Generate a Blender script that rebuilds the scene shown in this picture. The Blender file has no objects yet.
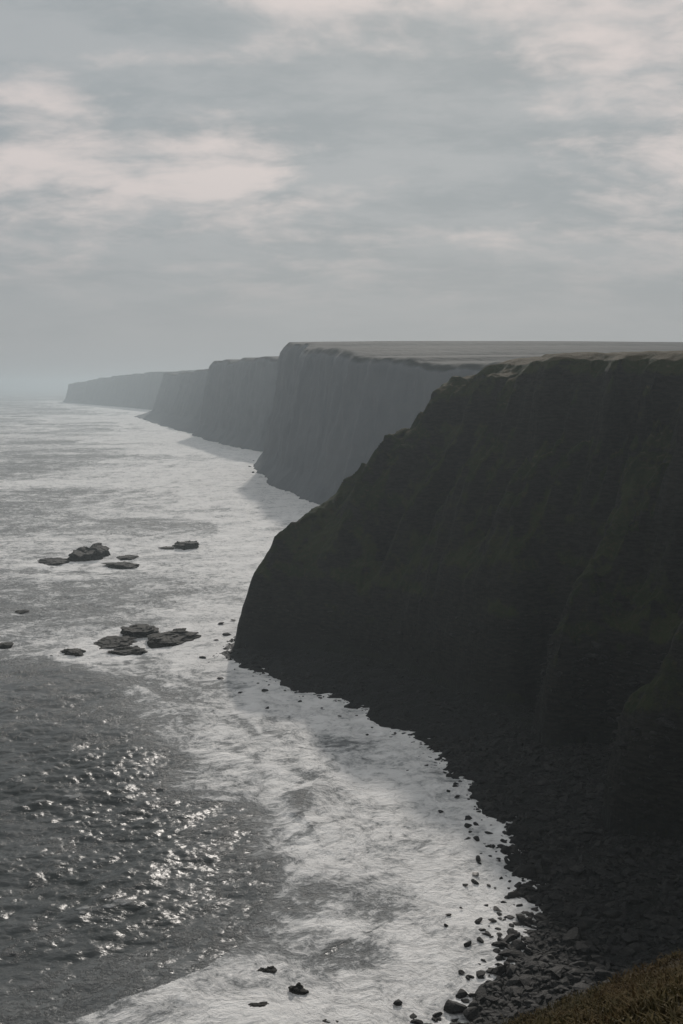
import bpy, math, random
import numpy as np

random.seed(7)
rng = np.random.default_rng(7)
S = bpy.context.scene
C = S.collection

# ------------------------------------------------------------------ camera
FPX, EYE = 1100.0, 70.0
PITCH = math.atan(127.0 / FPX)
cam_data = bpy.data.cameras.new("camera")
cam_data.sensor_fit = 'VERTICAL'
cam_data.sensor_height = 36.0
cam_data.lens = FPX / 1024.0 * 36.0
cam_data.clip_start = 0.5
cam_data.clip_end = 120000.0
cam = bpy.data.objects.new("camera", cam_data)
cam.location = (0, 0, EYE)
cam.rotation_euler = (math.pi / 2 - PITCH, 0, 0)
C.objects.link(cam)
S.camera = cam

# ------------------------------------------------------------------ light, sky, exposure
SUN_EL, SUN_AZ = math.radians(25.5), math.radians(5.0)      # azimuth clockwise from +Y (towards +X)
sun_data = bpy.data.lights.new("sun", 'SUN')
sun_data.energy = 2.4
sun_data.angle = math.radians(1.8)
sun_data.color = (1.0, 0.93, 0.86)
sun = bpy.data.objects.new("sun", sun_data)
sun.rotation_euler = (-(math.pi / 2 - SUN_EL), 0, -SUN_AZ)
C.objects.link(sun)

S.view_settings.view_transform = 'Standard'
S.view_settings.look = 'None'
S.view_settings.gamma = 1.0
S.view_settings.exposure = -0.04
S.cycles.use_denoising = True
S.cycles.max_bounces = 5
S.cycles.diffuse_bounces = 2
S.cycles.glossy_bounces = 2
S.cycles.volume_bounces = 1
S.cycles.transparent_max_bounces = 4
S.cycles.sample_clamp_direct = 2.0
S.cycles.sample_clamp_indirect = 3.0


class NT:
    """short-hand for building a node tree"""
    def __init__(self, tree):
        self.t = tree
        tree.nodes.clear()

    def n(self, kind, **kw):
        nd = self.t.nodes.new(kind)
        for k, v in kw.items():
            setattr(nd, k, v)
        return nd

    def put(self, sock, v):
        if isinstance(v, bpy.types.NodeSocket):
            self.t.links.new(v, sock)
        elif v is not None:
            if hasattr(sock, 'default_value'):
                try:
                    sock.default_value = v
                except Exception:
                    sock.default_value = (v[0], v[1], v[2], 1.0)

    def math(self, op, a, b=None, c=None, clamp=False):
        nd = self.n('ShaderNodeMath', operation=op, use_clamp=clamp)
        self.put(nd.inputs[0], a); self.put(nd.inputs[1], b); self.put(nd.inputs[2], c)
        return nd.outputs[0]

    def vmath(self, op, a, b=None):
        nd = self.n('ShaderNodeVectorMath', operation=op)
        self.put(nd.inputs[0], a)
        if b is not None:
            self.put(nd.inputs[1], b)
        return nd.outputs[0]

    def scale(self, v, sx, sy, sz, rot=0.0, off=(0, 0, 0)):
        nd = self.n('ShaderNodeMapping')
        self.put(nd.inputs['Vector'], v)
        nd.inputs['Scale'].default_value = (sx, sy, sz)
        nd.inputs['Rotation'].default_value = (0, 0, rot)
        nd.inputs['Location'].default_value = off
        return nd.outputs[0]

    def noise(self, v, scale=1.0, detail=4.0, rough=0.55, dist=0.0, lac=2.0):
        nd = self.n('ShaderNodeTexNoise')
        self.put(nd.inputs['Vector'], v)
        nd.inputs['Scale'].default_value = scale
        nd.inputs['Detail'].default_value = detail
        nd.inputs['Roughness'].default_value = rough
        nd.inputs['Lacunarity'].default_value = lac
        nd.inputs['Distortion'].default_value = dist
        return nd.outputs['Fac']

    def smooth(self, x, lo, hi, a=0.0, b=1.0):
        nd = self.n('ShaderNodeMapRange', interpolation_type='SMOOTHSTEP')
        self.put(nd.inputs[0], x); self.put(nd.inputs[1], lo); self.put(nd.inputs[2], hi)
        self.put(nd.inputs[3], a); self.put(nd.inputs[4], b)
        return nd.outputs[0]

    def lin(self, x, lo, hi, a=0.0, b=1.0):
        nd = self.n('ShaderNodeMapRange')
        self.put(nd.inputs[0], x); self.put(nd.inputs[1], lo); self.put(nd.inputs[2], hi)
        self.put(nd.inputs[3], a); self.put(nd.inputs[4], b)
        return nd.outputs[0]

    def mix(self, f, a, b):
        nd = self.n('ShaderNodeMix', data_type='RGBA')
        self.put(nd.inputs[0], f); self.put(nd.inputs[6], a); self.put(nd.inputs[7], b)
        return nd.outputs[2]

    def sep(self, v):
        nd = self.n('ShaderNodeSeparateXYZ')
        self.put(nd.inputs[0], v)
        return nd.outputs

    def comb(self, x, y, z):
        nd = self.n('ShaderNodeCombineXYZ')
        self.put(nd.inputs[0], x); self.put(nd.inputs[1], y); self.put(nd.inputs[2], z)
        return nd.outputs[0]

    def attr(self, name):
        return self.n('ShaderNodeAttribute', attribute_name=name).outputs['Fac']

    def bump(self, h, strength, dist, normal=None):
        nd = self.n('ShaderNodeBump')
        self.put(nd.inputs['Height'], h)
        self.put(nd.inputs['Strength'], strength)
        self.put(nd.inputs['Distance'], dist)
        if normal is not None:
            self.put(nd.inputs['Normal'], normal)
        return nd.outputs[0]


def rgb(r, g, b):
    return (r, g, b, 1.0)


# world: Nishita sky seen through a broken layer of stratocumulus
world = bpy.data.worlds.new("World")
S.world = world
world.use_nodes = True
w = NT(world.node_tree)
sky = w.n('ShaderNodeTexSky', sky_type='NISHITA')
sky.sun_disc = False
sky.sun_elevation = SUN_EL
sky.sun_rotation = SUN_AZ
sky.dust_density = 3.0
geo = w.n('ShaderNodeTexCoord').outputs['Generated']
sx, sy, sz = w.sep(geo)[:3]
zz = w.math('ADD', w.math('MAXIMUM', sz, 0.0), 0.24)
plan = w.comb(w.math('DIVIDE', sx, zz), w.math('DIVIDE', sy, zz), 0.0)      # a flat cloud deck seen in perspective
wob = w.noise(w.scale(plan, 1, 1, 1, off=(3, 1, 0)), 1.6, 4, 0.55)
plan2 = w.vmath('ADD', plan, w.comb(w.math('MULTIPLY', wob, 0.22), w.math('MULTIPLY', wob, 0.22), 0))
big = w.noise(w.scale(plan2, 1.5, 1.7, 1, rot=0.2, off=(1.9, 0.35, 0)), 1.0, 8, 0.6)
fine = w.noise(w.scale(plan2, 5.0, 6.5, 1, rot=0.1, off=(5.6, 2.1, 4)), 1.0, 8, 0.58)
cl = w.math('ADD', w.math('MULTIPLY', big, 0.42), w.math('MULTIPLY', fine, 0.58))
# where the deck is thick or thin: (bearing, height, widths, amount), as tangents of angles
ta, te = w.math('DIVIDE', sx, w.math('MAXIMUM', sy, 0.05)), w.math('DIVIDE', sz, w.math('MAXIMUM', sy, 0.05))
te = w.math('ADD', te, w.math('MULTIPLY', w.math('SUBTRACT', wob, .5), .06))
for (a_, e_, wa, we, am) in ((-.24, .205, .14, .040, .12), (-.10, .180, .10, .028, .11), (.0, .345, .09, .022, .14), (.26, .27, .10, .05, .15), (.20, .345, .16, .03, .13),
                             (.29, .205, .07, .018, .10), (.04, .245, .19, .05, -.17), (-.20, .315, .15, .030, -.10), (-.05, .115, .30, .022, -.06), (-.16, .285, .07, .010, .09),
                             (.12, .19, .12, .03, -.10), (-.28, .255, .05, .012, .08), (-.27, .105, .12, .010, .10), (.2, .135, .15, .008, .07), (-.31, .345, .08, .02, -.06)):
    qa = w.math('DIVIDE', w.math('SUBTRACT', ta, a_), wa); qe = w.math('DIVIDE', w.math('SUBTRACT', te, e_), we)
    q = w.math('ADD', w.math('MULTIPLY', qa, qa), w.math('MULTIPLY', qe, qe))
    cl = w.math('ADD', cl, w.math('MULTIPLY', w.math('EXPONENT', w.math('MULTIPLY', q, -1.0)), am))
gap = w.smooth(cl, 0.44, 0.67)
fade = w.smooth(sz, 0.02, 0.15)
gap = w.math('MULTIPLY', gap, fade)
lum = w.noise(w.scale(plan2, 2.2, 3.4, 1, off=(9, 3, 2)), 1.0, 9, 0.66)
CL = 1.0 / 0.1
dark = w.mix(w.smooth(lum, 0.38, 0.62), rgb(.325 * CL, .36 * CL, .382 * CL), rgb(.40 * CL, .425 * CL, .442 * CL))
cloud = w.mix(gap, dark, rgb(.66 * CL, .605 * CL, .59 * CL))
low = w.mix(w.smooth(sz, -0.02, 0.2), rgb(.35 * CL, .362 * CL, .372 * CL), cloud)
sky_c = w.mix(0.988, sky.outputs[0], low)
bg = w.n('ShaderNodeBackground')
w.put(bg.inputs[0], sky_c)
bg.inputs[1].default_value = 0.1
wo = w.n('ShaderNodeOutputWorld')
w.put(wo.inputs[0], bg.outputs[0])


# ------------------------------------------------------------------ helpers
def ray(px, py):
    u, v = (px - 341.5) / FPX, (512.0 - py) / FPX
    c, s = math.cos(PITCH), math.sin(PITCH)
    return np.array([u, c + v * s, -s + v * c])


def sea_point(px, py, z=0.0):
    d = ray(px, py)
    t = (z - EYE) / d[2]
    return (d[0] * t, d[1] * t)


def height_at(px, py, depth):
    d = ray(px, py)
    return EYE + d[2] * depth / d[1]


def _hash(ix, iy, seed):
    h = (ix.astype(np.int64) * 374761393 + iy.astype(np.int64) * 668265263 + seed * 1442695041) & 0xffffffff
    h = ((h ^ (h >> 13)) * 1274126177) & 0xffffffff
    h = ((h ^ (h >> 16)) * 2246822519) & 0xffffffff
    return ((h ^ (h >> 15)) & 0xffffff) / float(0xffffff)


def vnoise(x, y, seed=0):
    x = np.asarray(x, float); y = np.asarray(y, float)
    x, y = np.broadcast_arrays(x, y)
    ix, iy = np.floor(x), np.floor(y)
    fx, fy = x - ix, y - iy
    fx = fx * fx * fx * (fx * (fx * 6 - 15) + 10)
    fy = fy * fy * fy * (fy * (fy * 6 - 15) + 10)
    a, b = _hash(ix, iy, seed), _hash(ix + 1, iy, seed)
    c, d = _hash(ix, iy + 1, seed), _hash(ix + 1, iy + 1, seed)
    return ((a + (b - a) * fx) * (1 - fy) + (c + (d - c) * fx) * fy) * 2 - 1


def fbm(x, y, octaves=4, seed=0, gain=0.5):
    t, amp, f = 0.0, 1.0, 1.0
    for o in range(octaves):
        c, s = math.cos(o * 0.7), math.sin(o * 0.7)
        t = t + amp * vnoise((x * c - y * s) * f + o * 17.3, (x * s + y * c) * f - o * 9.1, seed + o * 31)
        amp *= gain; f *= 2.03
    return t


def sstep(x, a, b):
    t = np.clip((x - a) / (b - a), 0, 1)
    return t * t * (3 - 2 * t)


def smooth_poly(pts, n=2, closed=True):
    p = np.array(pts, float)
    for _ in range(n):
        q = np.roll(p, -1, 0) if closed else p[1:]
        a = p if closed else p[:-1]
        r = np.empty((len(a) * 2, 2))
        r[0::2] = a * .75 + q * .25
        r[1::2] = a * .25 + q * .75
        if not closed:
            r = np.vstack([p[:1], r, p[-1:]])
        p = r
    return p


def poly_dist(X, Y, P, closed=True, want_s=False):
    """distance to a polyline, signed (inside positive) if closed; optionally the arc length of the nearest point"""
    best = np.full(X.shape, 1e18); sarc = np.zeros(X.shape); inside = np.zeros(X.shape, bool)
    n = len(P); acc = 0.0
    for i in range(n if closed else n - 1):
        a, b = P[i], P[(i + 1) % n]
        e = b - a; L2 = max(e @ e, 1e-9)
        t = np.clip(((X - a[0]) * e[0] + (Y - a[1]) * e[1]) / L2, 0, 1)
        d2 = (X - a[0] - t * e[0]) ** 2 + (Y - a[1] - t * e[1]) ** 2
        m = d2 < best
        best = np.where(m, d2, best)
        if want_s:
            sarc = np.where(m, acc + t * math.sqrt(L2), sarc)
        acc += math.sqrt(L2)
        if closed and a[1] != b[1]:
            cr = ((a[1] > Y) != (b[1] > Y)) & (X < (b[0] - a[0]) * (Y - a[1]) / (b[1] - a[1]) + a[0])
            inside ^= cr
    d = np.sqrt(best)
    if closed:
        d = np.where(inside, d, -d)
    return (d, sarc) if want_s else d


def mesh_from(name, verts, faces, attrs=None, smooth=True):
    """verts (n,3); faces (m,k) with k = 3 or 4"""
    me = bpy.data.meshes.new(name)
    verts = np.ascontiguousarray(verts, np.float32); faces = np.ascontiguousarray(faces, np.int32)
    m, k = faces.shape
    me.vertices.add(len(verts)); me.vertices.foreach_set('co', verts.ravel())
    me.loops.add(m * k); me.loops.foreach_set('vertex_index', faces.ravel())
    me.polygons.add(m)
    me.polygons.foreach_set('loop_start', np.arange(0, m * k, k, dtype=np.int32))
    me.polygons.foreach_set('loop_total', np.full(m, k, np.int32))
    me.polygons.foreach_set('use_smooth', np.full(m, smooth))
    for an, av in (attrs or {}).items():
        at = me.attributes.new(an, 'FLOAT', 'POINT')
        at.data.foreach_set('value', np.ascontiguousarray(av, np.float32).ravel())
    me.update(calc_edges=True)
    return me


def grid_faces(nr, nc, wrap=False):
    r = np.arange(nr - 1)[:, None]; c = np.arange(nc if wrap else nc - 1)[None, :]
    c2 = (c + 1) % nc
    return np.stack([r * nc + c, r * nc + c2, (r + 1) * nc + c2, (r + 1) * nc + c], -1).reshape(-1, 4)


def link(name, me, mat, label=None, cat=None, kind=None, group=None, loc=None):
    o = bpy.data.objects.new(name, me)
    if mat and not me.materials:
        me.materials.append(mat)
    if loc is not None:
        o.location = loc
    for k, v in (('label', label), ('category', cat), ('kind', kind), ('group', group)):
        if v:
            o[k] = v
    C.objects.link(o)
    return o


def new_mat(name):
    m = bpy.data.materials.new(name)
    m.use_nodes = True
    return m, NT(m.node_tree)


def finish(nt, bsdf):
    o = nt.n('ShaderNodeOutputMaterial')
    nt.put(o.inputs[0], bsdf.outputs[0])


def principled(nt, color, rough, normal=None, ior=1.45, spec=0.5):
    b = nt.n('ShaderNodeBsdfPrincipled')
    nt.put(b.inputs['Base Color'], color)
    nt.put(b.inputs['Roughness'], rough)
    b.inputs['IOR'].default_value = ior
    nt.put(b.inputs['Specular IOR Level'], spec)
    if normal is not None:
        nt.put(b.inputs['Normal'], normal)
    return b


# ------------------------------------------------------------------ materials
def make_turf_rock():
    m, t = new_mat("turf_over_rock")
    g = t.n('ShaderNodeNewGeometry')
    pos = g.outputs['Position']
    nz = t.sep(g.outputs['Normal'])[2]
    n1 = t.noise(pos, 0.09, 6, 0.6)
    n2 = t.noise(pos, 0.9, 6, 0.65)
    n3 = t.noise(t.scale(pos, 0.5, 0.5, 2.2), 1.0, 5, 0.6)
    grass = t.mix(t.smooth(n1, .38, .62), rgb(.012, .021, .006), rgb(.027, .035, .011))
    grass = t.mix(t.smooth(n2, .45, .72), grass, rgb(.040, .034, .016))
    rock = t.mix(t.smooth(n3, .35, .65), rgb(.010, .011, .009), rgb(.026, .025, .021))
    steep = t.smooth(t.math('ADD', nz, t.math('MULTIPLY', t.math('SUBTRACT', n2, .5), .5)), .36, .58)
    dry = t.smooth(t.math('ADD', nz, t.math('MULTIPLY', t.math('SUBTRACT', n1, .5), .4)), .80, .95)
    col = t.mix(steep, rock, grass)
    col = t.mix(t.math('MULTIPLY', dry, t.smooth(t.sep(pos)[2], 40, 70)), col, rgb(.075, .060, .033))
    bank = t.math('SUBTRACT', 1.0, t.smooth(t.math('ADD', t.sep(pos)[1], t.math('MULTIPLY', n2, 20)), 80, 100))
    col = t.mix(bank, col, t.mix(t.smooth(n2, .4, .65), rgb(.030, .022, .009), rgb(.060, .042, .016)))
    wet = t.smooth(t.math('ADD', t.sep(pos)[2], t.math('MULTIPLY', n2, 4)), 3.5, 9.0)
    col = t.mix(wet, rgb(.012, .013, .0125), col)
    h = t.math('ADD', t.math('MULTIPLY', n2, .7), t.math('MULTIPLY', t.noise(pos, 3.2, 5, .7), .35))
    b = principled(t, col, t.lin(wet, 0, 1, .6, .9), t.bump(h, 1.0, 1.2), spec=.15)
    finish(t, b)
    return m


def make_sandstone():
    m, t = new_mat("far_cliff_rock")
    g = t.n('ShaderNodeNewGeometry')
    pos = g.outputs['Position']
    nz = t.sep(g.outputs['Normal'])[2]
    strata = t.noise(t.scale(pos, .03, .03, .05), 1.0, 6, .62)
    flute = t.noise(t.scale(pos, .09, .09, .012), 1.0, 5, .6)
    rock = t.mix(t.smooth(strata, .35, .65), rgb(.088, .097, .106), rgb(.102, .110, .117))
    rock = t.mix(t.smooth(flute, .5, .7), rock, rgb(.080, .089, .098))
    n1 = t.noise(pos, .02, 6, .6)
    grass = t.mix(t.smooth(n1, .4, .6), rgb(.012, .015, .013), rgb(.018, .019, .016))
    col = t.mix(t.math('MULTIPLY', t.smooth(nz, .55, .8), t.smooth(t.sep(pos)[2], 50, 68)), rock, grass)
    b = principled(t, col, .9, t.bump(t.math('ADD', flute, strata), .28, 5.0), spec=.2)
    finish(t, b)
    return m


def make_boulder():
    m, t = new_mat("wet_dark_stone")
    pos = t.n('ShaderNodeTexCoord').outputs['Object']
    inf = t.n('ShaderNodeObjectInfo').outputs['Random']
    wpos = t.n('ShaderNodeNewGeometry').outputs['Position']
    tone = t.noise(wpos, .55, 2, .6)
    n = t.noise(pos, 2.2, 6, .65)
    fine = t.noise(pos, 9.0, 5, .7)
    a = t.mix(t.smooth(n, .35, .65), rgb(.008, .008, .008), rgb(.018, .018, .017))
    b_ = t.mix(t.smooth(n, .35, .65), rgb(.014, .014, .013), rgb(.032, .031, .028))
    col = t.mix(t.smooth(t.math('ADD', tone, t.math('MULTIPLY', inf, .15)), .60, .78), a, b_)
    b = principled(t, col, t.lin(fine, .3, .7, .5, .8), t.bump(t.math('ADD', n, t.math('MULTIPLY', fine, .4)), .7, .25), spec=.2)
    finish(t, b)
    return m


def make_pale_stone():
    m, t = new_mat("pale_stone")
    pos = t.n('ShaderNodeTexCoord').outputs['Object']
    n = t.noise(pos, 2.0, 6, .65)
    col = t.mix(t.smooth(n, .35, .65), rgb(.10, .095, .085), rgb(.21, .2, .185))
    finish(t, principled(t, col, .55, t.bump(n, .6, .2), spec=.4))
    return m


def make_reef():
    m, t = new_mat("weedy_reef_rock")
    pos = t.n('ShaderNodeNewGeometry').outputs['Position']
    strata = t.noise(t.scale(pos, .35, .35, 2.6), 1.0, 5, .6)
    n = t.noise(pos, .8, 6, .65)
    col = t.mix(t.smooth(strata, .4, .6), rgb(.009, .009, .008), rgb(.040, .038, .033))
    col = t.mix(t.smooth(n, .5, .7), col, rgb(.018, .020, .012))
    finish(t, principled(t, col, .75, t.bump(t.math('ADD', n, strata), .8, .6), spec=.15))
    return m


def make_grass():
    m, t = new_mat("withered_grass")
    pos = t.n('ShaderNodeNewGeometry').outputs['Position']
    n = t.noise(pos, .35, 4, .6)
    tip = t.attr("tip")
    a = t.mix(t.smooth(n, .4, .6), rgb(.034, .031, .010), rgb(.058, .034, .012))
    col = t.mix(t.math('MULTIPLY', tip, t.smooth(t.noise(pos, 1.7, 3, .6), .35, .65)), a, rgb(.105, .076, .028))
    finish(t, principled(t, col, .8, spec=.15))
    return m


def make_sea():
    m, t = new_mat("sea_water")
    pos = t.n('ShaderNodeNewGeometry').outputs['Position']
    foam_a, crest, dist = t.attr("foam"), t.attr("crest"), t.attr("range")
    far = t.smooth(dist, 120, 1500)
    # foam lace: streaks drawn out along the crests, broken up by smaller cells
    warp = t.noise(pos, .05, 3, .5)
    p2 = t.vmath('ADD', pos, t.comb(t.math('MULTIPLY', warp, 14), t.math('MULTIPLY', warp, 9), 0))
    streak = t.noise(t.scale(p2, .085, .095, 1, rot=-.35), 1.0, 7, .62)
    lace = t.noise(t.scale(p2, .42, .42, 1, rot=.3), 1.0, 6, .68, .5)
    grain = t.noise(t.scale(p2, 1.5, 1.4, 1, rot=-.2), 1.0, 5, .7)
    pat = t.math('ADD', t.math('MULTIPLY', streak, .34), t.math('ADD', t.math('MULTIPLY', lace, .40), t.math('MULTIPLY', grain, .26)))
    thr = t.lin(foam_a, 0, 1, .66, .36)
    f1 = t.smooth(pat, t.math('SUBTRACT', thr, .07), t.math('ADD', thr, .07))
    thick = t.smooth(pat, thr, t.math('ADD', thr, .16))
    f2 = t.math('MULTIPLY', t.smooth(t.math('ADD', crest, t.math('MULTIPLY', t.math('SUBTRACT', lace, .5), 1.6)), .55, 1.15), .75)
    foam = t.math('MAXIMUM', f1, f2, clamp=True)
    milky = t.math('MULTIPLY', foam_a, 1.0, None, True)
    deep = t.mix(milky, rgb(.020, .025, .024), rgb(.26, .27, .27))
    white = t.mix(thick, rgb(.44, .455, .46), rgb(.90, .89, .87))
    col = t.mix(foam, deep, white)
    nearness = t.math('SUBTRACT', 1.0, far)
    rp = t.noise(t.scale(pos, 1.1, 1.7, 1, rot=.2), 1.0, 4, .62)
    rp2 = t.noise(t.scale(pos, .34, .62, 1, rot=-.15), 1.0, 3, .6)
    h = t.math('ADD', t.math('MULTIPLY', rp, t.lin(far, 0, 1, .13, .36)), t.math('MULTIPLY', rp2, t.lin(far, 0, 1, .30, .75)))
    h = t.math('ADD', h, t.math('MULTIPLY', t.math('ADD', foam, thick), .22))
    h = t.math('ADD', h, t.math('MULTIPLY', t.math('ADD', t.math('MULTIPLY', lace, 1.1), t.math('MULTIPLY', grain, .5)), foam))
    nrm = t.bump(h, t.lin(far, 0, 1, .85, 1.0), 1.0)
    rough = t.math('ADD', t.lin(far, 0, 1, .25, .40), t.math('MULTIPLY', foam, .6), None, True)
    finish(t, principled(t, col, rough, nrm, ior=1.333, spec=t.math('MULTIPLY', t.lin(foam, 0, 1, 1, .25), t.lin(far, 0, 1, .36, .9))))
    return m


M_TURF, M_CLIFF, M_STONE, M_PALE = make_turf_rock(), make_sandstone(), make_boulder(), make_pale_stone()
M_REEF, M_GRASS, M_SEA = make_reef(), make_grass(), make_sea()

# ------------------------------------------------------------------ plan of the coast (metres; camera at the origin looking along +Y)
P = lambda px, py, z=0.0: sea_point(px, py, z)
shore_front = [(-140, -60), (-95, 20), (-40, 78), (2, 104), P(478, 1024), P(500, 985), P(512, 950), P(532, 905), P(522, 860),
               P(508, 830), P(488, 800), P(462, 775), P(436, 752), P(400, 728), P(350, 706), P(305, 690), P(262, 672),
               P(242, 664), P(222, 655), P(222, 641)]
shore_back = [(-24, 312), (-4, 350), (26, 400), (58, 455), (90, 500), (900, 560)]
SHORE = smooth_poly(shore_front + shore_back + [(900, -400), (-400, -400), (-400, -80)], 2)
foot_front = [(-150, -80), (-100, 0), (-45, 60), (5, 92), (36, 104), (52, 122), (68, 136), (66, 152), P(612, 850), P(600, 832), P(606, 815),
              (66, 186), (52, 204), P(548, 762), P(534, 750), P(532, 742), P(540, 730), (48, 232), P(500, 722), P(430, 690), P(370, 668), P(300, 656), P(244, 651), P(232, 646)]
foot_back = [(-24, 308), (4, 350), (34, 400), (66, 452), (96, 494), (900, 548)]
FOOT = smooth_poly(foot_front + foot_back + [(900, -400), (-400, -400), (-400, -110)], 2)

# profile of the slope: distance in from the cliff foot -> height
PROF_D = [0, 2.0, 5, 11, 20, 30, 39, 44, 48, 53, 60, 75, 120, 400]
PROF_H = [0, 9, 18, 27, 38, 49, 56.5, 65.5, 70, 73.3, 75.0, 75.6, 76, 77]


def land_height(X, Y):
    df = poly_dist(X, Y, FOOT)
    ds = poly_dist(X, Y, SHORE)
    mul = 1 + .75 * sstep(X, -5, 32) * (1 - sstep(Y - .35 * X, 245, 275))
    amp = sstep(df, 0, 22) * (1 - .8 * sstep(df * mul, 40, 58))
    s = X * .68 - Y * .74                                       # along the coast, so that gullies run straight down the slope
    gully = 1 - np.abs(fbm(s / 17.0, df / 70.0, 3, 5))
    small = 1 - np.abs(fbm(s / 5.0, df / 26.0, 3, 9))
    d = df + amp * (13.0 * (gully - .72) + 2.0 * (small - .7) + 3.0 * fbm(X / 16, Y / 16, 4, 21)) \
        + .6 * sstep(df, -2, 4) * fbm(X / 4.0, Y / 4.0, 3, 3)
    d = d * mul
    hc = np.interp(d, PROF_D, PROF_H)
    hc = hc + .7 * fbm(X / 5, Y / 5, 3, 77) * sstep(df, 4, 20) * (1 - .65 * sstep(hc, 60, 72)) + .8 * fbm(X / 60, Y / 60, 3, 15) * sstep(df, 50, 90)
    beach = np.clip((ds + 2.2 * fbm(X / 6, Y / 6, 3, 47) * (X > -30)) * .13, -6, 2.6) + .35 * fbm(X / 3, Y / 3, 3, 44) * sstep(ds, -1, 4)
    h = np.where(df > 0, np.maximum(beach, 2.2 + hc), beach)
    # the bank the camera stands on
    R = np.hypot(X, Y)
    near = 1 - sstep(Y, 95, 135)
    side = np.clip(X, -20, 40)
    top = 68.2 - .66 * np.maximum(0, Y - .5) + .45 * side * sstep(Y, -2, 14) + .35 * np.maximum(0, X - 40)
    edge = 44 + 7 * fbm(X / 9, Y / 12, 2, 60)
    top = top - .9 * np.maximum(0, Y - edge) - .02 * np.maximum(0, Y - edge) ** 1.5
    top = top + .42 * fbm(X / 3.5, Y / 3.5, 4, 61) * sstep(R, 3, 10)
    cap = np.where(Y < 2, np.minimum(h, 68.2 + .3 * fbm(X / 5, Y / 5, 2, 62) * sstep(R, 3, 10) + .04 * np.maximum(0, -Y)), np.minimum(h, np.maximum(top, beach)))
    far_bank = sstep(X, 70, 110)                         # inland the bank joins the plateau
    capped = cap * (1 - far_bank) + h * far_bank
    return capped * near + h * (1 - near), df, ds


def axis(parts):
    out = []
    for a, b, st in parts:
        out.append(np.arange(a, b, st))
    return np.concatenate(out + [[parts[-1][1]]])


gx = axis([(-390, -60, 8), (-60, -34, 2), (-34, 92, .42), (92, 140, 1.5), (140, 300, 5), (300, 890, 20)])
gy = axis([(-390, -40, 10), (-40, -4, 2), (-4, 60, .6), (60, 130, .8), (130, 345, .5), (345, 400, 1.2), (400, 545, 4)])
GX, GY = np.meshgrid(gx, gy)
GZ, GDF, GDS = land_height(GX, GY)
# break the smooth height field up sideways so steep rock is rough in depth as well
gzx = np.gradient(GZ, axis=1) / np.gradient(GX, axis=1); gzy = np.gradient(GZ, axis=0) / np.gradient(GY, axis=0)
sl = np.hypot(gzx, gzy); steep = sstep(sl, .7, 1.6) * sstep(GX, -40, -30) * (1 - sstep(GX, 90, 130))
push = steep * (.55 * fbm((GX + GY) / 4 + 40, GZ / 7, 3, 90))
VX = GX - gzx / (sl + 1e-6) * push; VY = GY - gzy / (sl + 1e-6) * push
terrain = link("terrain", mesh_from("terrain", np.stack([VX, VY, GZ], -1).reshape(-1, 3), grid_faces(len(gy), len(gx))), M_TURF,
               "dark grassy headland sloping steeply to the boulder beach, its spurs in deep shadow", "headland", "structure")


# ------------------------------------------------------------------ far headlands: each a ribbon of cliff with its plateau
def headland(base, tops, lean, rise, seed, label, talus=0.0, step=3.0, deep=900.0, noise=1.0):
    b = np.array(base, float); tz = np.array(tops, float)
    seg = np.r_[0, np.cumsum(np.hypot(*np.diff(b, axis=0).T))]
    n = int(seg[-1] / step)
    s = np.linspace(0, seg[-1], n)
    px, py, top = np.interp(s, seg, b[:, 0]), np.interp(s, seg, b[:, 1]), np.interp(s, seg, tz)
    k = max(3, int(18 / step)) | 1
    ker = np.ones(k) / k
    sm = lambda a: np.convolve(np.pad(a, k // 2, mode='edge'), ker, 'valid')
    px, py, top = sm(px), sm(py), sm(top)
    tx, ty = np.gradient(px), np.gradient(py)
    L = np.hypot(tx, ty) + 1e-9
    nx, ny = ty / L, -tx / L                                     # inland side (to the right of travel)
    inout = noise * (6 * fbm(s / 80, s * 0 + 3, 5, seed, .6))
    top = top + 2.2 * fbm(s / 60, s * 0, 5, seed + 8, .6)
    T = np.r_[np.linspace(-.06, .94, 54), .965, .985, 1.0]
    rows = []
    for t in T:
        z = t * top
        prof = lean * (max(t, 0) ** .85) - talus * max(0, 1 - max(t, 0) / .16) ** 1.4
        o = prof + inout * (.5 + .5 * min(1, max(t, 0) * 5)) * .8 + noise * (2.0 * fbm(s / 16, z / 30 + seed, 5, seed + 20, .6) + .3 * fbm(s / 40, z / 9, 3, seed + 30))
        o = o + (2.5 * ((t - .94) / .06) ** 2 + 2.0 * (t - .94) / .06 if t > .94 else 0)
        rows.append(np.stack([px + nx * o, py + ny * o, z], -1))
    ex, ey = rows[-1][:, 0], rows[-1][:, 1]
    for off in (6, 14, 28, 50, 80, 120, 180, 260, 380, 560, deep):
        z = top + rise * (1 - math.exp(-off / 170.0)) + .25 * fbm(ex / 90 + off / 90, ey / 90, 3, seed + 40) * min(1, off / 40)
        rows.append(np.stack([ex + .96 * off, ey + .28 * off * (off > 5), z], -1))
    V = np.array(rows)
    link("headland", mesh_from("headland", V.reshape(-1, 3), grid_faces(len(rows), n)), M_CLIFF, label, "headland", "structure")
    return np.stack([px, py], -1)[::max(1, int(25 / step))]


def hz(px, py, base_px, base_py):
    return height_at(px, py, sea_point(base_px, base_py)[1])


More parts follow.
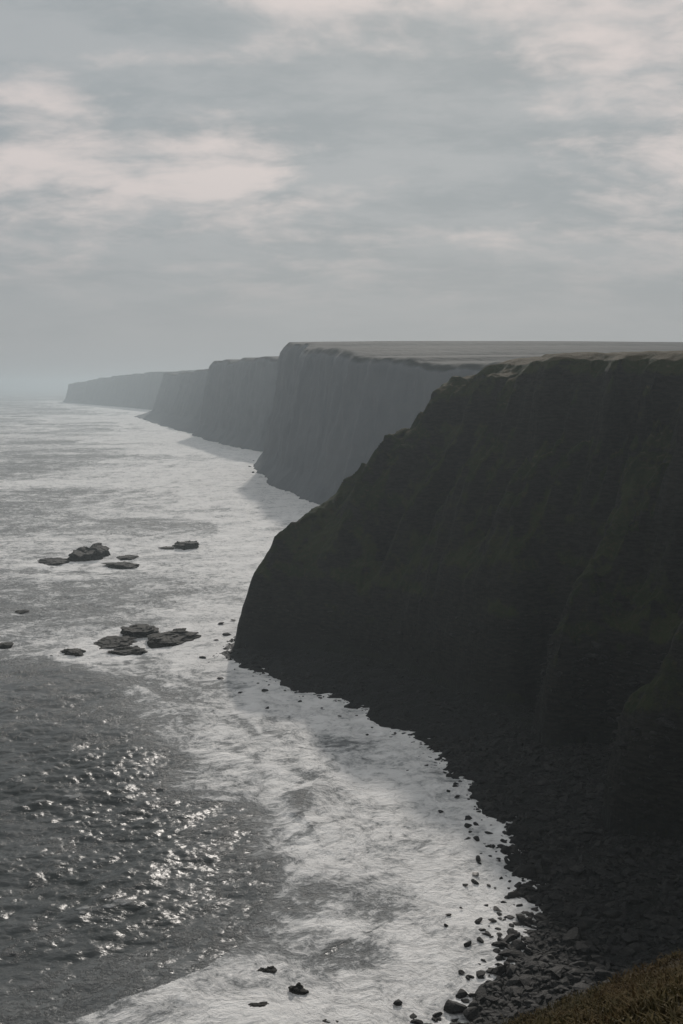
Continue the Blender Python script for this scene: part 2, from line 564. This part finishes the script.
b2 = [(150, 430), (70, 510), (22, 585), P(322, 503), P(300, 495), P(281, 485), P(266, 474), P(264, 466), (-48, 985), (10, 1060), (150, 1120)]
z2 = [80, 80, hz(470, 361, 330, 508), hz(400, 355, 322, 503), hz(335, 350, 300, 495), hz(305, 347, 281, 485), hz(288, 344, 266, 474), hz(288, 343, 264, 466), 101, 101, 101]
c2 = headland(b2, z2, 21, 4.5, 100, "tall sheer cliff with flat top right behind the dark grassy headland, dimmed by haze", talus=6)
b3 = [(60, 1060), (-30, 1110), P(272, 452), P(240, 446), P(213, 440), P(200, 435), (-192, 1580), (-120, 1660), (60, 1720)]
z3 = [98, 98, hz(284, 357, 272, 452), hz(258, 357, 240, 446), hz(250, 361, 213, 440), hz(207, 361, 200, 435), 101, 100, 100]
c3 = headland(b3, z3, 19, 3, 200, "grey hazy sheer cliff standing directly beyond the tall sheer flat-topped cliff", talus=9, step=4)
b4 = [(-60, 1600), P(212, 433), P(190, 428), P(165, 421), P(150, 416.5), (-395, 2520), (-300, 2640), (0, 2700)]
z4 = [100, hz(208, 367, 212, 433), hz(190, 369, 190, 428), hz(168, 373, 165, 421), hz(166, 374, 150, 416.5), 92, 92, 92]
c4 = headland(b4, z4, 34, 3, 300, "pale hazy cliff with a low spit of rubble at its seaward foot", talus=34, step=6)
b5 = [(-250, 2500), P(172, 411.5), P(140, 408.5), P(110, 406), P(85, 404), P(65, 402.5), (-1180, 4700), (-800, 4900), (0, 5000)]
z5 = [104, hz(170, 371, 172, 411.5), hz(140, 373, 140, 408.5), hz(110, 376, 110, 406), hz(85, 380, 85, 404), hz(66, 384, 65, 402.5), 72, 75, 80]
c5 = headland(b5, z5, 20, 3, 400, "faintest and farthest headland, a low blue-grey wedge almost lost in haze", talus=6, step=10, deep=1500)

# ------------------------------------------------------------------ sea
def ocean_tile(N, L, lam, wind, slope, seed, spread=2):
    r = np.random.default_rng(seed)
    k1 = np.fft.fftfreq(N, L / N) * 2 * np.pi
    KX, KY = np.meshgrid(k1, k1)
    K = np.hypot(KX, KY); K[0, 0] = 1
    kp = 2 * np.pi / lam
    cosw = (KX * math.cos(wind) + KY * math.sin(wind)) / K
    spec = np.exp(-1.1 * (kp / K) ** 2) / K ** 4 * (np.abs(cosw) ** spread + .06) * np.exp(-(K * L / N * .55) ** 2)
    spec[0, 0] = 0
    A = np.sqrt(spec) * (r.normal(size=(N, N)) + 1j * r.normal(size=(N, N)))
    h = np.fft.ifft2(A).real
    sxx = np.fft.ifft2(1j * KX * A).real
    syy = np.fft.ifft2(1j * KY * A).real
    q = slope / math.sqrt((sxx ** 2 + syy ** 2).mean())
    dx = np.fft.ifft2(-1j * KX / K * A).real; dy = np.fft.ifft2(-1j * KY / K * A).real
    return h * q, dx * q, dy * q, L


def sample(tile, x, y):
    h, dx, dy, L = tile
    N = h.shape[0]
    u, v = (x / L % 1) * N, (y / L % 1) * N
    i, j = u.astype(int) % N, v.astype(int) % N
    fu, fv = u - np.floor(u), v - np.floor(v)
    i2, j2 = (i + 1) % N, (j + 1) % N
    g = lambda a: (a[j, i] * (1 - fu) + a[j, i2] * fu) * (1 - fv) + (a[j2, i] * (1 - fu) + a[j2, i2] * fu) * fv
    return g(h), g(dx), g(dy)


WIND = math.radians(-72)                                      # seas run in towards the beach and the viewer
chop = ocean_tile(512, 120, 7.5, WIND, .19, 1, 2)
ripple = ocean_tile(512, 70, 2.8, math.radians(-95), .17, 3, 1)
swell = ocean_tile(256, 420, 34, math.radians(-50), .075, 2, 4)

az = np.radians(np.r_[np.arange(0, 20, .055), np.geomspace(20, 180, 60)[:-1]])
az = np.r_[-az[::-1][:-1], az, math.pi]
rad = np.r_[np.geomspace(3, 96, 14), [sea_point(341.5, y)[1] for y in np.arange(1090, 388.5, -.72)], [30000, 45000]]
A_, R_ = np.meshgrid(az, rad)
SX, SY = R_ * np.sin(A_), R_ * np.cos(A_)
dshore = -poly_dist(SX, SY, SHORE)                           # positive at sea
dfar = np.full(SX.shape, 1e9)
for cst in (c2, c3, c4, c5):
    dfar = np.minimum(dfar, poly_dist(SX, SY, cst, closed=False))
calm_px = [(-260, 650), (0, 653), (60, 658), (110, 670), (150, 692), (182, 718), (198, 748), (214, 790), (238, 828), (262, 868), (262, 908),
           (240, 944), (212, 964), (170, 984), (100, 1012), (40, 1030), (-60, 1060), (-420, 1060)]
CALM = smooth_poly([P(*q) for q in calm_px], 2)
dcalm = poly_dist(SX, SY, CALM)
wx = SX + 9 * fbm(SX / 22, SY / 22, 3, 7); wy = SY + 9 * fbm(SX / 22 + 30, SY / 22, 3, 8)
rag = 4.0 * fbm(SX / 9, SY / 9, 3, 12)
inc = sstep(dcalm + rag, -7, 16)
band = sstep(-dcalm + rag * .6, -2, 8) * (1 - sstep(dshore, 60, 110)) * (1 - sstep(SY, 260, 330))
mid = .74 + .20 * fbm(wx / 90, wy / 60, 4, 33)
mid = mid * (1 - sstep(SY, 1500, 6000) * .25)
lines = sstep(fbm(dfar / 34 + 2.2 * fbm(SX / 160, SY / 160, 2, 51), SX / 300, 2, 52), .15, .6)
surf2 = np.exp(-np.maximum(dfar, 0) / 65) * .8 + np.exp(-np.maximum(dfar, 0) / 240) * .38 * lines
surf1 = np.exp(-np.maximum(dshore, 0) / 40) * .42 * sstep(SY, 230, 300)
foam = np.where(SY > 180, mid, .3)
foam = np.maximum(foam + surf1 + surf2, 0)
foam = foam * (1 - band) + band * (.76 + .20 * sstep(-dcalm, 2, 24) + .15 * fbm(wx / 26, wy / 14, 4, 40))
lap = 1 - np.abs(fbm(dshore / 10 + 1.6 * fbm(SX / 30, SY / 30, 3, 63), (SX - SY) / 70, 3, 64))
foam = foam + band * sstep(dshore, 5, 16) * (.26 * sstep(lap, .5, .98) - .13)
foam = foam + .25 * np.exp(-np.maximum(dshore, 0) / 5) * (SY > 90)
calm_f = .17 + .12 * sstep(SY, 215, 270) + .16 * sstep(SX / np.maximum(SY, 1), -.2, -.05) + .12 * fbm(wx / 16, wy / 10, 3, 41)
foam = foam * (1 - inc) + inc * calm_f
for (qx, qy, qr) in ((90, 560, 10), (57, 563, 7), (122, 567, 7), (187, 549, 8), (130, 640, 8), (112, 648, 7), (172, 642, 8), (77, 656, 4), (268, 974, 2.6), (297, 993, 3), (245, 1006, 3.5),
                     (331, 1022, 3), (215, 655, 5), (225, 640, 5)):
    cx, cy = P(qx, qy)
    rr = np.hypot(SX - cx, SY - cy) / qr
    foam = np.clip(foam + .45 * np.exp(-rr ** 2 / 2) + .25 * np.exp(-(rr - 1.3) ** 2 * 2) * vnoise(SX / 4, SY / 4, 17), 0, 1.1)
h1, dx1, dy1 = sample(chop, SX, SY)
c, s_ = math.cos(.6), math.sin(.6)
h1b, _, _ = sample(chop, (SX * c - SY * s_) * .37 + 40, (SX * s_ + SY * c) * .37)
h2, dx2, dy2 = sample(swell, SX, SY)
h3, _, _ = sample(ripple, SX, SY)
gust = .75 + .6 * sstep(fbm(SX / 34, SY / 20, 3, 83), -.5, .7)
h3 = h3 * gust * (1 - sstep(R_, 250, 450))
shal = sstep(dshore, 0, 60)
amp = (.85 + .15 * np.maximum(inc, sstep(SY, 300, 450) * .8)) * (.35 + .65 * shal)
HZ = h1 * amp + h3 * (.5 + .5 * inc) * (.3 + .7 * shal) + h1b * .8 * amp + h2 * (.4 + .6 * shal)
crest = np.clip((h1 / (h1.std() + 1e-9) - 1.1) / 1.6, 0, 1) * amp * (.5 + .5 * sstep(vnoise(SX / 25, SY / 14, 70), -.2, .5))


# breaking crests: steep shoreward face, long seaward back, foam behind
def breaker(pix, height, w_back, w_face, foam_back, side=1, cut=.45):
    global HZ, foam, crest
    pl = smooth_poly([P(*q) for q in pix], 2, closed=False)
    d, s = poly_dist(SX, SY, pl, closed=False, want_s=True)
    tot = np.hypot(*np.diff(pl, axis=0).T).sum()
    end = np.sin(np.clip(s / tot, 0.02, .98) * math.pi)
    # which side of the line
    i = np.clip((s / tot * (len(pl) - 1)).astype(int), 0, len(pl) - 2)
    e = pl[i + 1] - pl[i]
    sgn = np.sign(e[..., 0] * (SY - pl[i][..., 1]) - e[..., 1] * (SX - pl[i][..., 0])) * side
    d = d + (2.2 * fbm(SX / 7, SY / 7, 4, 91) if cut else 9 * fbm(SX / 40, SY / 40, 5, 91))
    d = np.maximum(d, 0)
    wv = np.where(sgn > 0, np.exp(-(d / w_back) ** 1.3), np.exp(-(d / w_face) ** 2))
    HZ = HZ + height * wv * end
    foam = np.clip(foam + foam_back * np.exp(-d / (w_back * .8)) * (sgn > 0) * end
                   - cut * np.exp(-(d / w_face) ** 2) * (sgn < 0) * end * sstep(vnoise(SX / 6, SY / 6, 92), -.5, .3), 0, 1.1)


breaker([(330, 766), (318, 780), (306, 800), (300, 818), (318, 838), (326, 858)], 1.1, 6, 2.6, -.35, 1, .6)
breaker([(262, 938), (240, 948), (214, 966), (176, 985), (110, 1010), (40, 1035)], .55, 7.0, 2.4, .5, 1, 0)
breaker([(360, 700), (385, 738), (410, 772), (436, 800), (462, 840)], .12, 4.0, 1.6, .15, 1, 0)
breaker([(300, 700), (330, 728), (352, 762)], .15, 5.0, 1.6, .12, 1, 0)
breaker([(430, 898), (405, 915), (372, 934), (340, 950), (318, 964), (296, 990)], .3, 3.0, 1.6, .0, 1)
breaker([(40, 655), (95, 664), (140, 684), (178, 712), (192, 738)], .1, 4, 3.0, .15, -1, .1)
breaker([(150, 513), (185, 500), (225, 486), (262, 478)], .4, 14, 6, .5, -1, 0)
breaker([(165, 478), (205, 470), (240, 462)], .4, 16, 8, .5, -1, 0)
breaker([(90, 505), (150, 490), (190, 480)], .4, 16, 8, .35, -1, 0)
breaker([(60, 470), (120, 458), (190, 448)], .4, 20, 9, .35, -1, 0)
breaker([(170, 560), (215, 548), (258, 530)], .4, 8, 4, .25, -1, 0)
breaker([(0, 572), (70, 578), (140, 574)], .4, 7, 3, .3, -1, 0)

fin = 1 - sstep(R_, 3500, 7000)
VZ = HZ * fin
VZ = np.where(dshore < -3, np.minimum(VZ, -.5), VZ)
k = 1.0 * amp * fin
verts = np.stack([SX + dx1 * k, SY + dy1 * k, VZ], -1).reshape(-1, 3)
sea = link("sea", mesh_from("sea", verts, grid_faces(len(rad), len(az), wrap=False),
                            {"foam": np.clip(foam, 0, 1.1), "crest": crest, "range": R_}), M_SEA,
           "choppy grey sea streaked with white foam running in to the cliffs", "sea", "structure")

# ------------------------------------------------------------------ rocks
def ico(sub):
    import bmesh
    bm = bmesh.new()
    bmesh.ops.create_icosphere(bm, subdivisions=sub, radius=1.0)
    v = np.array([x.co[:] for x in bm.verts]); f = np.array([[l.index for l in x.verts] for x in bm.faces])
    bm.free()
    return v, f


def n3(v, f, seed):
    return (vnoise(v[:, 0] * f + 11, v[:, 1] * f + v[:, 2] * f * .7, seed) + vnoise(v[:, 1] * f - 5, v[:, 2] * f + v[:, 0] * f * .6, seed + 1)) * .5


def stone(sub, seed, cuts=9, rough=.12, slabby=1.0):
    r = np.random.default_rng(seed)
    v, f = ico(sub)
    for _ in range(cuts + 6):                                    # planes of fracture
        n = r.normal(size=3); n /= np.linalg.norm(n)
        d = r.uniform(.38, .8)
        over = np.maximum(0, v @ n - d)
        v = v - over[:, None] * n * .96
    v = v * (1 + rough * n3(v, 1.6, seed) + rough * .4 * n3(v, 4.0, seed + 3))[:, None]
    v[:, 2] *= slabby
    return v, f


BASE_STONES = [stone(3, 40 + i, cuts=7 + i % 4, slabby=(.62, .8, .5, .9)[i % 4]) for i in range(12)]
STONE_ME = []
for i, (v, f) in enumerate(BASE_STONES):
    me = mesh_from("boulder", v, f, smooth=False)
    me.materials.append(M_STONE)
    STONE_ME.append(me)
PALE_ME = mesh_from("boulder", *stone(3, 71, cuts=8, slabby=.45), smooth=False)
PALE_ME.materials.append(M_PALE)


def pix_size(px, py):
    """metres per pixel across at a point of the sea surface"""
    d = np.linalg.norm(ray(px, py)); x, y = sea_point(px, py)
    return math.hypot(x, y, EYE) / d / FPX


def put_boulder(px, py, wpx, label, group=None, hk=.7, me=None, rot=None, long=1.0, cat="boulder"):
    x, y = P(px, py + wpx * .12)
    r = wpx * pix_size(px, py) * .46 * random.uniform(.7, 1.1)
    i = random.randrange(len(STONE_ME))
    o = link("boulder", me or STONE_ME[i], None, label, cat, None, group, (x, y, r * hk * .18))
    long = long * random.uniform(1.0, 1.5)
    o.scale = (r * long, r / long ** .3, r * hk * .85)
    o.rotation_euler = (random.uniform(-.25, .25), random.uniform(-.25, .25), random.uniform(0, 6.28) if rot is None else rot)
    return o


one = [
    (482, 776, 23, "biggest block-like dark boulder standing at the water's edge below the spur", .85),
    (267, 708, 10, "lone round dark boulder in pale water off the middle of the beach", .9),
    (220, 677, 11, "lone low dark boulder in foam just off the headland tip", .55),
    (264, 690, 9, "small dark boulder between the round lone boulder and the headland's beach", .6),
    (367, 734, 8, "dark round boulder beside the shaded shoreline under the headland", .8),
    (405, 848, 6, "tiny lone dark boulder in bright foam beside the edge of the cliff shadow", .7),
    (461, 971, 10, "dark boulder alone in glittering foam beside the lower end of the beach", .8),
    (446, 925, 7, "small dark boulder in white foam, lowest of the trio off the beach", .8),
    (461, 907, 7, "small dark boulder in white foam, topmost of the trio off the beach", .8),
    (449, 914, 7, "flat thin dark boulder in white foam, middle of the trio off the beach", .4),
    (478, 858, 12, "tall dark boulder standing just behind the pale flat boulder in shaded foam", 1.0),
    (498, 858, 8, "small dark boulder right of the tall one in shaded foam", .7),
    (512, 841, 9, "rounded dark boulder at the ragged waterline of the boulder beach", .8),
    (457, 796, 8, "small dark boulder in shaded foam left of the biggest waterline block", .7),
]
for a in one:
    put_boulder(a[0], a[1], a[2], a[3], hk=a[4])
put_boulder(372, 775, 17, "long flat pale boulder lying in the foam on the shadow's edge", hk=.35, me=PALE_ME, rot=.1, long=1.35)
put_boulder(475, 872, 15, "broad pale flat boulder in the shaded foam beside the beach", hk=.6, me=PALE_ME, rot=.5)
put_boulder(473, 1016, 26, "large grey rounded boulder at the lowest corner of the beach", hk=.8, me=PALE_ME, rot=1.2).data = STONE_ME[3]
awash = [(203, 656, 13), (221, 622, 14), (233, 619, 8), (216, 640, 10), (228, 634, 12), (240, 692, 10), (484, 797, 9), (497, 809, 12), (505, 817, 14),
         (516, 814, 13), (520, 822, 10), (468, 838, 9), (477, 839, 11), (450, 841, 8), (493, 846, 8), (526, 846, 14), (518, 838, 16), (465, 884, 8),
         (501, 878, 6), (478, 920, 12), (492, 919, 12), (481, 940, 13), (491, 936, 9), (501, 943, 18), (516, 933, 20), (480, 973, 15), (497, 968, 30),
         (500, 1000, 22), (492, 985, 14), (517, 1006, 16), (507, 829, 8), (521, 860, 12), (533, 868, 18), (540, 890, 14), (528, 897, 10), (545, 903, 10),
         (430, 757, 6), (412, 742, 6), (395, 733, 5), (372, 727, 5), (445, 772, 7), (440, 763, 5), (470, 790, 6), (340, 716, 5), (322, 708, 5), (300, 701, 5), (285, 690, 5), (258, 683, 5)]
for px, py, wp in awash:
    put_boulder(px, py, wp, "dark boulder half awash in the foam along the beach's ragged waterline", "boulders awash along the waterline", hk=random.uniform(.5, .9))

# the beach: the largest stones are objects, the countless rest one mass
def beach_points(n, ylo, yhi):
    X = rng.uniform(-34, 75, n); Y = rng.uniform(ylo, yhi, n)
    df = poly_dist(X, Y, FOOT); ds = poly_dist(X, Y, SHORE)
    ok = (df < 3) & (ds > -rng.exponential(1.7, n))
    return X[ok], Y[ok]


bx, by = beach_points(2600, 108, 205)
bs = np.exp(rng.normal(-.8, .55, len(bx)))
vis = np.argsort(-bs / by)[:225]
bz, _, _ = land_height(bx, by)
for i in vis:
    r = min(bs[i], 1.5)
    o = link("boulder", STONE_ME[i % len(STONE_ME)], None, "dark boulder among the heaped stones of the shadowed beach under the cliff", "boulder", None,
             "boulders heaped on the beach", (bx[i], by[i], max(bz[i], 0) + r * .12))
    o.scale = (r * rng.uniform(.9, 1.5), r * rng.uniform(.7, 1.1), r * rng.uniform(.55, .9))
    o.rotation_euler = (rng.uniform(-.35, .35), rng.uniform(-.35, .35), rng.uniform(0, 6.28))


def heap():
    V, F, n0 = [], [], 0
    protos = [stone(2, 140 + i, cuts=7, slabby=.75) for i in range(6)]
    sets = [(26000, 108, 210, -.85, .5), (9000, 195, 310, -1.05, .45)]
    for n, lo, hi, mu, sg in sets:
        X, Y = beach_points(n, lo, hi)
        Z, _, _ = land_height(X, Y)
        R = np.exp(rng.normal(mu, sg, len(X)))
        for i in range(len(X)):
            v, f = protos[i % 6]
            a = rng.uniform(0, 6.28); ca, sa = math.cos(a), math.sin(a)
            sc = v * (R[i] * np.array([rng.uniform(.9, 1.6), rng.uniform(.7, 1.1), rng.uniform(.5, .9)]))
            q = np.stack([sc[:, 0] * ca - sc[:, 1] * sa + X[i], sc[:, 0] * sa + sc[:, 1] * ca + Y[i], sc[:, 2] + max(Z[i], -.1) + R[i] * .12], -1)
            V.append(q); F.append(f + n0); n0 += len(v)
    return mesh_from("beach_rubble", np.vstack(V), np.vstack(F), smooth=False)


link("beach_rubble", heap(), M_STONE, "countless small dark stones covering the shadowed beach", "rubble", "stuff")


# reef rocks off the headland
def reef(px, py, wpx, hpx, deppx, label, seed, rot=0.0, steps=3, top=.8, notch=None, name="sea_rock"):
    """a ledgy rock: width across and rise given in picture pixels at its waterline, depth = extent away from the viewer"""
    m = pix_size(px, py)
    x, y = P(px, py)
    W, H, D = wpx * m * .60, hpx * m * (.95 if notch else .66), deppx * m * .58
    v, f = ico(5)
    r = np.random.default_rng(seed)
    for _ in range(7):
        a = r.uniform(0, 6.28); n = np.array([math.cos(a), math.sin(a), r.uniform(-.1, .35)]); n /= np.linalg.norm(n)
        v = v - np.maximum(0, v @ n - r.uniform(.62, .9))[:, None] * n
    z = np.clip(v[:, 2], -.3, 1)
    z = np.where(z > 0, np.minimum(z / top, 1) ** .5, z)
    out = 1 + .36 * n3(v, 1.7, seed) + .22 * n3(v, 4.2, seed + 2) + .05 * n3(v, 9, seed + 4)
    X, Y = v[:, 0] * out * W, v[:, 1] * out * D
    lev = z * (.82 + (.16 if notch else .34) * fbm(X / W * 1.3 + seed, Y / D * 1.3, 3, seed + 6))
    q = np.round(lev * steps * 1.6) / (steps * 1.6)
    Z = (.35 * lev + .65 * q) * H + .03 * H * fbm(X / W * 6, Y / D * 6, 3, seed + 9)
    if notch is not None:
        Z = Z * (1 - notch[1] * np.exp(-((X / W - notch[0]) / .12) ** 2))
    edge = 1 + .06 * np.sign(np.sin(Z / H * 14)) * (Z > 0)
    X, Y = X * edge, Y * edge
    c, s = math.cos(rot), math.sin(rot)
    Z = np.where(v[:, 2] < -.02, np.minimum(Z, -1.2), Z)
    link(name, mesh_from(name, np.stack([X * c - Y * s, X * s + Y * c, Z], -1), f, smooth=False), M_REEF, label, "rock", None,
         "rocks awash off the headland", (x, y, -.1))


reef(90, 558, 37, 13, 40, "tall dark blocky rock with a notched top, highest of the rocks awash", 1, notch=(-.18, .35), top=.35)
reef(57, 562, 30, 4.5, 34, "low jagged ledge of rock beside the tall notched block", 2, rot=-.2)
reef(122, 566, 30, 4.5, 30, "low pale-streaked slab beside the tall notched block on its landward side", 3, rot=.1)
reef(126, 558.5, 20, 3.5, 22, "thin dark ledge just behind the low pale-streaked slab", 14)
reef(187, 547, 26, 9, 30, "flat-topped layered rock standing apart, nearest the tall cliffs", 4, top=.4)
reef(169, 548, 16, 2.2, 18, "thin low ledge trailing from the flat-topped layered rock", 5)
reef(136, 634, 34, 11, 44, "broad ledgy rock, biggest of the cluster off the headland tip", 6, top=.6, steps=4)
reef(112, 643, 36, 6, 36, "low sloping rock joined to the seaward end of the broad ledgy rock", 7, rot=-.25)
reef(126, 652, 30, 6, 26, "small domed ledge in front of the broad ledgy rock", 8)
reef(172, 640, 54, 11, 40, "long dark ridge of rock lying aslant in the foam, rising towards the headland", 9, rot=.62, top=.6)
reef(77, 654, 23, 7, 28, "small domed layered rock on the edge of the dark calm water", 10)
reef(56, 655.5, 12, 2.5, 12, "tiny flat ledge beside the small domed layered rock", 11)
reef(23, 612, 11, 3, 16, "tiny lone ledge far out in streaked foam", 12)
reef(5, 645, 13, 3, 16, "tiny ledge farthest from the headland on the edge of the calm water", 13)
reef(271, 972, 12, 6, 12, "jagged black rock beside a paler knob in breaking surf", 21)
reef(260, 972, 10, 4, 10, "low greyish knob of rock beside a jagged black rock in breaking surf", 22)
reef(297, 991, 15, 9, 16, "jagged black rock standing alone in the whitest surf", 23, rot=.5)
reef(231, 1005, 15, 3.5, 12, "low black ledge on the shoreward edge of the breaking wave", 24)
reef(258, 1006, 26, 5, 14, "long broken ledge in surf beside the breaking wave", 25, rot=.15)
reef(331, 1021, 16, 5, 14, "black ledge lowest in the surf, cut by the frame edge", 26, rot=.4)

# foot of the tall cliff: fallen blocks
for i in range(26):
    tpar = i / 25.0
    px = 256 + 62 * tpar + random.uniform(-4, 3); py = 463 + 36 * tpar ** 1.0 + random.uniform(-2, 2.5)
    if i in (4, 7):
        px, py = (250 + 3 * (i == 7), 466 + 6 * (i == 7))
    put_boulder(px, py, random.uniform(2.2, 5.5), "fallen block in foam at the foot of the tall sheer cliff", "fallen blocks below the tall cliff", hk=random.uniform(.6, 1.0))


# ------------------------------------------------------------------ grass on the bank by the camera
def tufts():
    n = 42000
    X = rng.uniform(2, 34, n); Y = rng.uniform(11, 58, n)
    u = 341.5 + FPX * X / Y
    ok = (u > 480) & (u < 860)
    X, Y = X[ok], Y[ok]
    keep = vnoise(X / 1.6, Y / 1.6, 5) + rng.uniform(-.8, .8, len(X)) > -.25
    X, Y = X[keep], Y[keep]
    Z, _, _ = land_height(X, Y)
    V, F, T, n0 = [], [], [], 0
    for x, y, z in zip(X, Y, Z):
        lean_a = rng.uniform(0, 6.28); big = rng.uniform(.6, 1.3)
        for b in range(8):
            a = rng.uniform(0, 6.28); h = rng.uniform(.08, .22) * big; wd = rng.uniform(.012, .026)
            bx_, by_ = x + rng.normal(0, .13), y + rng.normal(0, .13)
            ox, oy = math.cos(a) * h * 1.0 + .12 * math.cos(lean_a), math.sin(a) * h * 1.0 + .12 * math.sin(lean_a)
            px, py = -math.sin(a) * wd, math.cos(a) * wd
            V += [(bx_ - px, by_ - py, z - .05), (bx_ + px, by_ + py, z - .05), (bx_ + ox * .4 + px * .8, by_ + oy * .4 + py * .8, z + h * .62),
                  (bx_ + ox * .4 - px * .8, by_ + oy * .4 - py * .8, z + h * .62), (bx_ + ox, by_ + oy, z + h * .95)]
            T += [0, 0, .6, .6, 1]
            F += [(n0, n0 + 1, n0 + 2), (n0, n0 + 2, n0 + 3), (n0 + 3, n0 + 2, n0 + 4)]
            n0 += 5
    return mesh_from("grass", np.array(V), np.array(F), {"tip": np.array(T)}, smooth=False)


link("grass", tufts(), M_GRASS, "tussocky ochre and brown grass on the bank by the viewer", "grass", "stuff")

# ------------------------------------------------------------------ air
def haze_box():
    v = np.array([(x, y, z) for z in (-9.0, 124.0) for y in (-46000.0, 46000.0) for x in (-46000.0, 46000.0)])
    f = np.array([(0, 2, 3, 1), (4, 5, 7, 6), (0, 1, 5, 4), (2, 6, 7, 3), (0, 4, 6, 2), (1, 3, 7, 5)])
    m, t = new_mat("sea_haze")
    vol = t.n('ShaderNodeVolumePrincipled')
    vol.inputs['Color'].default_value = rgb(.51, .58, .62)
    vol.inputs['Density'].default_value = .00024
    vol.inputs['Anisotropy'].default_value = .45
    o = t.n('ShaderNodeOutputMaterial')
    t.put(o.inputs['Volume'], vol.outputs[0])
    link("haze", mesh_from("haze", v, f, smooth=False), m, "thin sea haze paling the far headlands", "haze", "stuff")


haze_box()
